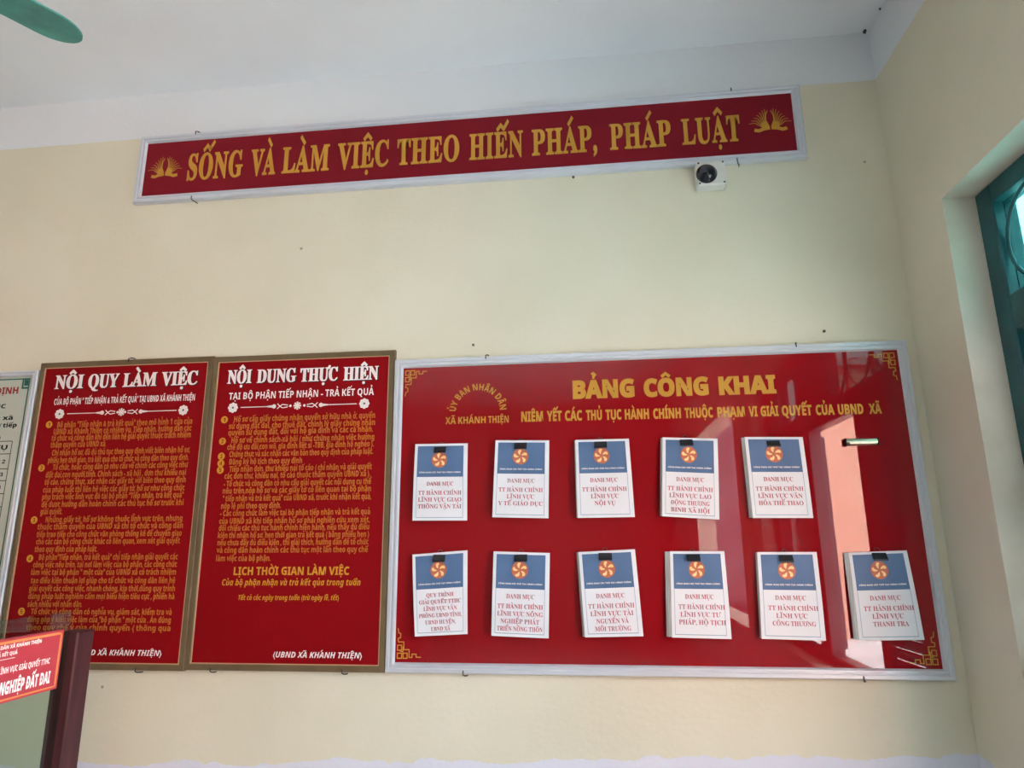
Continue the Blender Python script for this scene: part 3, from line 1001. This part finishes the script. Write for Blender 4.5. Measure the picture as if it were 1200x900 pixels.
# --- pale board at the far left
pb = board('pale_board', 'pale grey green board with a dark green border left of the red boards', -3.52, -2.617, 1.02, 2.386, M['pale'], M['alu'], [(a * 0.7, b) for a, b in ALU], 0.028)
bd = MB()
bx0, bx1, bz0, bz1 = -3.47, -2.661, 1.07, 2.346
bd.ribbon([(bx0, bz0), (bx1, bz0), (bx1, bz1), (bx0, bz1)], 0.006, YF, True)
for sx, x in ((1, bx0), (-1, bx1)):
    for sz, z in ((1, bz0), (-1, bz1)):
        for k in range(3):
            q = 0.010 + 0.011 * k
            bd.ribbon([(x, z + sz * q * 1.4), (x + sx * q, z + sz * q * 1.4), (x + sx * q, z)], 0.009, YF - 0.0001 * (k + 1))
        bd.disc(x + sx * 0.013, z + sz * 0.017, 0.012, YF - 0.0005, 10)
bd.build('border', M['green'], pb)
lettering('heading_lettering', [('QUY ĐỊNH', -2.945, -2.712, 2.275, 0.032)], M['red_text'], pb, YF, 'sans', 0.02, 2, wt=0.13)
lettering('body_text', [('CÔNG KHAI THỦ TỤC', -3.2, -2.765, 2.205, 0.02), ('của cán bộ và công chức xã', -3.35, -2.717, 2.148, 0.02), ('ngày làm việc trong tuần và giờ tiếp', -3.37, -2.69, 2.112, 0.02),
                        ('theo quy định', -3.1, -2.765, 2.055, 0.02)], M['black_print'], pb, YF, 'sans', 0.02, 1)
tl = MB()
for z in (2.045, 1.985, 1.915, 1.86, 1.80, 1.74, 1.68, 1.6, 1.52, 1.44, 1.36):
    tl.ribbon([(-3.4, z), (-2.70, z)], 0.0035, YF)
for x in (-3.4, -3.2, -2.98, -2.70):
    tl.ribbon([(x, 2.045), (x, 1.36)], 0.0035, YF)
tl.build('table_lines', M['black_print'], pb)
lettering('table_text', [('HỌ TÊN CHỨC VỤ', -3.18, -2.72, 2.005, 0.022)] + [('Tiếp dân thứ %d' % (2 + i), -2.95, -2.72, z, 0.018) for i, z in enumerate((1.94, 1.88, 1.82, 1.76, 1.70, 1.63))], M['black_print'], pb, YF, 'sans', 0.01, 1)

# ------------------------------------------------------------------ booklets hung from clips
TITLES = [
    (['DANH MỤC', 'TT HÀNH CHÍNH', 'LĨNH VỰC GIAO', 'THÔNG VẬN TẢI'], 'booklet titled for transport, leftmost of the upper row'),
    (['DANH MỤC', 'TT HÀNH CHÍNH', 'LĨNH VỰC', 'Y TẾ GIÁO DỤC'], 'booklet titled for health and education, second in the upper row'),
    (['DANH MỤC', 'TT HÀNH CHÍNH', 'LĨNH VỰC', 'NỘI VỤ'], 'booklet titled for internal affairs, third in the upper row'),
    (['DANH MỤC', 'TT HÀNH CHÍNH', 'LĨNH VỰC LAO', 'ĐỘNG THƯƠNG', 'BINH XÃ HỘI'], 'booklet with four title lines on labour, fourth in the upper row'),
    (['DANH MỤC', 'TT HÀNH CHÍNH', 'LĨNH VỰC VĂN', 'HÓA THỂ THAO'], 'booklet titled for culture and sport, left of the empty clip'),
    (['QUY TRÌNH', 'GIẢI QUYẾT TTHC', 'LĨNH VỰC VĂN', 'PHÒNG UBND TỈNH,', 'UBND HUYỆN,', 'UBND XÃ'], 'tilted booklet with six title lines, leftmost of the lower row'),
    (['DANH MỤC', 'TT HÀNH CHÍNH', 'LĨNH VỰC NÔNG', 'NGHIỆP PHÁT', 'TRIỂN NÔNG THÔN'], 'booklet titled for farming, second in the lower row'),
    (['DANH MỤC', 'TT HÀNH CHÍNH', 'LĨNH VỰC TÀI', 'NGUYÊN VÀ', 'MÔI TRƯỜNG'], 'booklet titled for natural resources, third in the lower row'),
    (['DANH MỤC', 'TT HÀNH CHÍNH', 'LĨNH VỰC TƯ', 'PHÁP, HỘ TỊCH'], 'thick booklet titled for justice, fourth in the lower row'),
    (['DANH MỤC', 'TT HÀNH CHÍNH', 'LĨNH VỰC', 'CÔNG THƯƠNG'], 'booklet titled for industry and trade, fifth in the lower row'),
    (['DANH MỤC', 'TT HÀNH CHÍNH', 'LĨNH VỰC', 'THANH TRA'], 'booklet titled for inspection, rightmost of the lower row under the empty clip'),
]
BACK = [0.004, 0.003, 0.006, 0.009, 0.012, 0.003, 0.004, 0.010, 0.020, 0.006, 0.016]


def booklet(i):
    q = SHEETS[i]
    lines, label = TITLES[i]
    x = sum(p[0] for p in q) / 4
    zb = min(p[1] for p in q)
    root = thing('paper_booklet', 'white A4 ' + label, 'booklet', (x, -0.03, zb), 'booklets hung on the big red board')
    rnd = random.Random(i)
    bow = rnd.uniform(0.002, 0.006)

    def P(s, t, lift=0.0):
        """s across from the left, t down from the top"""
        a = (q[0][0] * (1 - s) + q[1][0] * s, q[0][1] * (1 - s) + q[1][1] * s)
        b = (q[3][0] * (1 - s) + q[2][0] * s, q[3][1] * (1 - s) + q[2][1] * s)
        y = -0.038 - 0.012 * t - bow * math.sin(t * 3.1)
        return (a[0] * (1 - t) + b[0] * t, y - lift, a[1] * (1 - t) + b[1] * t)

    def grid(mb, s0, s1, t0, t1, lift, ns=3, nt=10, mi=0):
        vs = [P(s0 + (s1 - s0) * a / ns, t0 + (t1 - t0) * b / nt, lift) for b in range(nt + 1) for a in range(ns + 1)]
        fs = [(b * (ns + 1) + a, (b + 1) * (ns + 1) + a, (b + 1) * (ns + 1) + a + 1, b * (ns + 1) + a + 1) for b in range(nt) for a in range(ns)]
        mb.add(vs, fs, mi)

    # page block behind the cover
    pg = MB()
    dx = BACK[i]
    n = 8
    for b in range(n + 1):
        t = b / n
        for s, lift, ox in ((0.004, -0.0012, 0), (0.992, -0.0012, 0), (0.99, -0.013, -dx * 0.4), (0.004, -0.013, -dx)):
            p = P(s, 0.004 + 0.99 * t, lift)
            pg.v.append((p[0] + ox, min(p[1], -0.0225), p[2]))
    for b in range(n):
        for k in range(4):
            pg.f.append((b * 4 + k, b * 4 + (k + 1) % 4, b * 4 + 4 + (k + 1) % 4, b * 4 + 4 + k))
    pg.f += [(0, 3, 2, 1), (n * 4, n * 4 + 1, n * 4 + 2, n * 4 + 3)]
    pg.mi = [0] * len(pg.f)
    pg.build('pages', M['page'], root)
    cv = MB()
    grid(cv, 0, 1, 0, 1, 0)
    grid(cv, 0, 1, 0, 1, -0.0009)
    cover = cv.build('cover', M['paper'], root, smooth=True)
    bp = MB()
    grid(bp, 0.055, 0.925, 0.03, 0.44, 0.0006)
    bp.build('blue_panel', M['blue'], cover, smooth=True)
    ln = MB()
    for s0, s1, t0, t1 in ((0.055, 0.063, 0.44, 0.965), (0.917, 0.925, 0.44, 0.965), (0.055, 0.925, 0.958, 0.966)):
        grid(ln, s0, s1, t0, t1, 0.0006)
    ln.build('border_line', M['greyline'], cover)
    # round emblem with five curved petals
    em = MB()
    cs, ct, w = 0.475, 0.215, 0.148
    asp = 0.23 / 0.326
    pt = lambda r, a, l: P(cs + r * math.cos(a), ct - r * math.sin(a) * asp, l)
    em.add([pt(w, 6.2832 * k / 28, 0.0011) for k in range(28)], [tuple(range(28))], 0)
    for k in range(5):
        a = math.pi / 2 + k * 6.2832 / 5
        L = [(0.025, 0.5), (0.06, 0.62), (0.1, 0.52), (0.125, 0.28), (0.128, 0.0), (0.11, -0.18), (0.08, 0.02), (0.05, 0.12)]
        em.add([pt(r, a + b, 0.0016) for r, b in L], [tuple(range(8))], 1)
    em.build('emblem', [M['emblem_red'], M['emblem_gold']], cover)

    def text(name, rows, m, style, off, res=1, wt=0.1):
        mb = MB()
        for tx, s0, s1, t, ch in rows:
            vs, fs, a, b, cap = word(tx, style, off, res, 0, 0, wt)
            mb.add([P(s0 + (s1 - s0) * (p[0] - a) / (b - a), t - p[1] / cap * ch, 0.0013) for p in vs], fs)
        mb.build(name, m, cover)

    text('header_lettering', [('CÔNG KHAI CÁC THỦ TỤC HÀNH CHÍNH', 0.1, 0.875, 0.389, 0.017)], M['white_print'], 'sans', 0.012)
    rows = []
    n = len(lines)
    t0, pitch = (0.555, 0.087) if n < 6 else (0.54, 0.081)
    for k, l in enumerate(lines):
        wdt = min(0.80, 0.062 * len(l)) if n < 6 else min(0.78, 0.056 * len(l))
        if n >= 6 and k:
            wdt = min(0.80, 0.052 * len(l))
        off = (0.03 if (k % 2 and i > 7) else 0.0)
        rows.append((l, 0.495 - wdt / 2 + off, 0.495 + wdt / 2 + off, t0 + pitch * k + (0.03 if k and n < 6 else 0), 0.052 if n < 6 else 0.047))
    text('title_lettering', rows, M['rose'], 'serif', 0.0, 2, 0.09)
    return root


ORD = ['first', 'second', 'third', 'fourth', 'fifth', 'sixth']
for i in range(11):
    booklet(i)

# black fold-back clips, one over each booklet
for i, (x, z) in enumerate(CLIPS):
    row, k = ('upper', i) if i < 5 else ('lower', i - 5)
    c = thing('binder_clip', 'black fold-back clip on the %s booklet of the %s row' % (ORD[k], row), 'clip', (x, -0.03, z), 'black clips holding the booklets')
    z -= 0.009
    w, hh = 0.026, 0.0165
    b = MB()
    sec = [(-0.024, hh), (-0.036, hh), (-0.054, -hh * 0.7), (-0.0535, -hh), (-0.052, -hh), (-0.050, -hh * 0.7), (-0.034, hh * 0.6), (-0.026, hh * 0.6), (-0.0215, -hh * 0.3), (-0.0205, -hh * 0.3)]
    n = len(sec)
    vs = [(x + s * w * (1.0 if zz > 0 else 1.03), yy, z + zz) for s in (-1, 1) for yy, zz in sec]
    fs = [(k2, (k2 + 1) % n, n + (k2 + 1) % n, n + k2) for k2 in range(n)] + [tuple(range(n - 1, -1, -1)), tuple(range(n, 2 * n))]
    b.add(vs, fs).build('clip_body', M['clip'], c)
    wr = MB()
    wr.tube([(x - 0.011, -0.030, z + hh - 0.002), (x - 0.009, -0.026, z + hh + 0.010), (x - 0.004, -0.025, z + hh + 0.015), (x + 0.004, -0.025, z + hh + 0.015), (x + 0.009, -0.026, z + hh + 0.010), (x + 0.011, -0.030, z + hh - 0.002)], 0.0013, 6)
    wr.build('wire_handle', M['wire'], c)

# empty spring clip left on the board
c = thing('spring_clip', 'empty silver spring clip on the bare upper right of the big red board', 'clip', (1.092, -0.02, 1.933))
b = MB()
x0, x1, zc = 1.032, 1.152, 1.9475
prof = [(-0.0205, -0.013), (-0.030, -0.014), (-0.040, -0.009), (-0.043, 0.0), (-0.040, 0.009), (-0.030, 0.013), (-0.0205, 0.012)]
vs = [(x, yy, zc + zz) for x in (x0, x1) for yy, zz in prof]
n = len(prof)
b.add(vs, [(k, (k + 1) % n, n + (k + 1) % n, n + k) for k in range(n)] + [tuple(range(n - 1, -1, -1)), tuple(range(n, 2 * n))])
b.build('clip_bar', M['steel'], c, smooth=False)
e = MB()
e.bbox(x0 - 0.004, x0 + 0.001, -0.045, -0.0205, zc - 0.016, zc + 0.015, 0.003)
e.bbox(x0 - 0.003, x0 + 0.012, -0.046, -0.030, zc - 0.016, zc - 0.003, 0.003)
e.build('end_cap', M['clip'], c)
e = MB().bbox(x1 - 0.001, x1 + 0.004, -0.045, -0.0205, zc - 0.016, zc + 0.015, 0.003)
e.build('end_cap', M['clip'], c)

# ------------------------------------------------------------------ wire hooks and nails
HL = ['above the left end of the slogan banner', 'under the left end of the slogan banner', 'above the right end of the slogan banner', 'under the slogan banner beside the security camera',
      'on top of the rules board', 'under the rules board near the wooden post', 'under the left end of the duties board', 'under the right end of the duties board',
      'above the arched lettering of the notice board', 'under the left part of the notice board', 'above the empty clip of the notice board', 'under the right part of the notice board']
for i, (x, z) in enumerate(HOOKS):
    up = 1 if i in (0, 2, 4, 8, 10) else -1
    m = MB()
    rim = {0: 3.6135, 2: 3.6135, 1: 3.238, 3: 3.238, 4: 2.421, 5: 1.045, 6: 1.050, 7: 1.050, 8: 2.3675, 9: 1.0505, 10: 2.3675, 11: 1.0505}[i]
    d = 0.012 if i % 2 else 0.008
    m.tube([(x + d, 0.004, rim + up * 0.009), (x + d, -0.012, rim + up * 0.009), (x + d * 0.3, -0.026, rim + up * 0.007), (x, -0.0345, rim + up * 0.002), (x, -0.0345, rim - up * 0.014)], 0.0024, 8)
    tag(m.build('wire_hook', M['wire'], loc=(x, 0, rim)), 'small bent wire hook ' + HL[i], 'hook', 'wire hooks holding the boards')
for (x, z), lab in (((-0.501, 2.427), 'dark nail head in the cream wall above the left of the notice board'), ((1.007, 2.424), 'dark nail stub in the cream wall above the right of the notice board'),
                    ((-0.03, 3.226), 'tiny dark nail just under the middle of the slogan banner')):
    m = MB().lathe([(0.003, -0.005), (0.003, 0.010), (0.006, 0.011), (0.006, 0.013), (0.003, 0.015)], (x, 0, z), 'y', 10)
    tag(m.build('nail', M['wire'], loc=(x, 0, z)), lab, 'nail')

# ------------------------------------------------------------------ security camera
sc = thing('security_camera', 'small white box security camera with a black round lens under the slogan banner', 'camera', (0.587, 0, 3.115))
MB().bbox(0.523, 0.652, -0.062, 0.0, 3.112, 3.232, 0.006).build('housing', M['housing'], sc)
MB().lathe([(0.046, 0.060), (0.046, 0.068), (0.041, 0.071), (0.036, 0.084), (0.026, 0.093), (0.012, 0.098), (0.002, 0.099)], (0.566, 0, 3.166), 'y', 32).build('lens', M['lens'], sc, smooth=True)
for x, z in ((0.534, 3.222), (0.641, 3.222), (0.534, 3.122), (0.641, 3.122)):
    MB().lathe([(0.0045, 0.060), (0.0045, 0.0635), (0.003, 0.0645)], (x, 0, z), 'y', 10).build('screw', M['wire'], sc)

# ------------------------------------------------------------------ cobweb clumps in the ceiling corner
for (x, y, z, r, lab) in ((1.338, -0.022, 3.866, 0.012, 'dark clump of dusty cobweb in the ceiling corner above the notice board'),
                          (1.357, -0.15, 3.872, 0.006, 'tiny dark cobweb speck along the ceiling edge of the right wall')):
    m = MB()
    rnd = random.Random(5)
    for k in range(5):
        ox, oy, oz = (rnd.uniform(-0.5, 0.5) * r for _ in range(3))
        prof = [(r * 0.5 * math.sin(a) * rnd.uniform(0.8, 1.1) + 1e-4, -r * 0.62 * math.cos(a)) for a in [math.pi * t / 6 for t in range(7)]]
        m.lathe(prof, (x + ox, y + oy, z + oz * 0.4), 'z', 9)
    tag(m.build('cobweb', M['mud'], loc=(x, y, z)), lab, 'cobweb')

# ------------------------------------------------------------------ ceiling fan (one blade reaches into the view)
HX, HY, HZ = -1.95, -1.69, 3.2
fan = thing('ceiling_fan', 'teal ceiling fan, one rounded blade tip showing below the white ceiling', 'fan', (HX, HY, ZC))
MB().lathe([(0.02, HZ + 0.1), (0.02, ZC - 0.05)], (HX, HY, 0), 'z', 14).build('rod', M['housing'], fan, smooth=True)
MB().lathe([(0.025, ZC - 0.12), (0.06, ZC - 0.1), (0.075, ZC - 0.02), (0.075, ZC)], (HX, HY, 0), 'z', 24).build('canopy', M['housing'], fan, smooth=True)
MB().lathe([(0.02, HZ - 0.1), (0.09, HZ - 0.085), (0.12, HZ - 0.04), (0.125, HZ + 0.03), (0.10, HZ + 0.09), (0.03, HZ + 0.12)], (HX, HY, 0), 'z', 28).build('motor', M['housing'], fan, smooth=True)
for k in range(3):
    a = math.radians(60.5 + 120 * k)
    d, s = Vector((math.cos(a), math.sin(a), 0)), Vector((-math.sin(a), math.cos(a), 0))
    outl = []
    L0, L1 = 0.20, 0.645
    N = 26
    half = lambda t: 0.056 + 0.036 * min(1, t * 1.5)
    up = [(L0 + (L1 - 0.10 - L0) * t / 10, half(t / 10)) for t in range(11)]
    r = half(1)
    tip = [(L1 - 0.10 + 0.10 * math.sin(q), r * math.cos(q)) for q in [math.pi / 2 * j / 8 for j in range(1, 9)]]
    side = up + tip
    pts = side + [(l, -w) for l, w in reversed(side[:-1])]
    mbl = MB()
    n = len(pts)
    vv = []
    for zo in (-0.003, 0.003):
        for l, w in pts:
            p = Vector((HX, HY, HZ)) + d * l + s * w
            vv.append((p.x, p.y, p.z + zo + w * 0.17))
    mbl.add(vv, [tuple(range(n - 1, -1, -1)), tuple(range(n, 2 * n))] + [(j, (j + 1) % n, n + (j + 1) % n, n + j) for j in range(n)])
    bl = mbl.build('blade', M['fan'], fan)
    ir = MB()
    for w in (-0.025, 0.025):
        p0 = Vector((HX, HY, HZ)) + d * 0.1 + s * w
        p1 = Vector((HX, HY, HZ)) + d * 0.27 + s * w
        ir.tube([p0 + Vector((0, 0, 0.008)), p1 + Vector((0, 0, 0.010 + w * 0.17))], 0.007, 8)
    ir.build('blade_iron', M['wire'], bl)

# ------------------------------------------------------------------ counter screen: post, glass and panel running towards the wall
PX0, PX1, PY0, PY1 = -1.463, -1.400, -1.079, -1.014
cs = thing('counter_screen', 'dark mahogany post and glass counter screen standing before the red rules board', 'counter', (-1.43, -1.9, 0))
p = MB().bbox(PX0, PX1, PY0, PY1, 0, 1.338, 0.004)
p.build('post', M['varnish'], cs)
MB().bbox(PX0, PX1, -2.75, -2.69, 0, 1.338, 0.004).build('post', M['varnish'], cs)
MB().box(-1.434, -1.426, -2.69, PY0 - 0.0002, 0.80, 1.392).build('glass_panel', M['screen_glass'], cs)
MB().bbox(-1.455, -1.408, -2.69, PY0, 0.02, 0.80, 0.004).build('lower_panel', M['varnish'], cs)

# coral sign fixed to the glass
sg = thing('counter_sign', 'coral red counter sign with an orange border on the glass beside the dark post', 'sign', (-1.412, -1.4, 1.2))
SX = -1.4075
MB().box(-1.4255, SX, -1.70, -1.122, 1.2035, 1.3495).build('plate', M['sheet_red'], sg)


def on_glass(name, rows, m, style='sans', off=0.0, res=2, wt=0.1):
    mb = MB()
    for tx, y0, y1, z, ch in rows:
        vs, fs, a, b, cap = word(tx, style, off, res, 0, 0, wt)
        mb.add([(SX + 0.0006, y0 + (y1 - y0) * (p[0] - a) / (b - a), z + p[1] / cap * ch) for p in vs], fs)
    return mb.build(name, m, sg)


bo = MB()
by0, by1, bz0, bz1 = -1.695, -1.127, 1.2085, 1.3445
for a0_, a1_, c0_, c1_ in ((by0, by1, bz1 - 0.006, bz1), (by0, by1, bz0, bz0 + 0.004), (by0, by0 + 0.006, bz0, bz1), (by1 - 0.006, by1, bz0, bz1)):
    bo.add([(SX + 0.0005, a0_, c0_), (SX + 0.0005, a1_, c0_), (SX + 0.0005, a1_, c1_), (SX + 0.0005, a0_, c1_)], [(0, 1, 2, 3)])
bo.build('border', M['sheet_edge'], sg)
on_glass('header_lettering', [('ỦY BAN NHÂN DÂN XÃ KHÁNH THIỆN', -1.40, -1.195, 1.327, 0.0082), ('BỘ PHẬN TIẾP NHẬN VÀ TRẢ KẾT QUẢ', -1.46, -1.266, 1.311, 0.0082)], M['white_print'], off=0.012)
on_glass('subject_lettering', [('LĨNH VỰC GIẢI QUYẾT TTHC', -1.312, -1.158, 1.271, 0.0135)], M['white_print'])
on_glass('title_lettering', [('NÔNG NGHIỆP ĐẤT ĐAI', -1.365, -1.150, 1.223, 0.028)], M['white_print'], off=0.02, wt=0.12)
mb = MB()
mb.add([(SX + 0.0006, -1.40, 1.303), (SX + 0.0006, -1.272, 1.303), (SX + 0.0006, -1.272, 1.3042), (SX + 0.0006, -1.40, 1.3042)], [(0, 1, 2, 3)])
mb.build('rule_line', M['white_print'], sg)

bpy.data.objects.remove(_fo)
bpy.data.curves.remove(_fc)
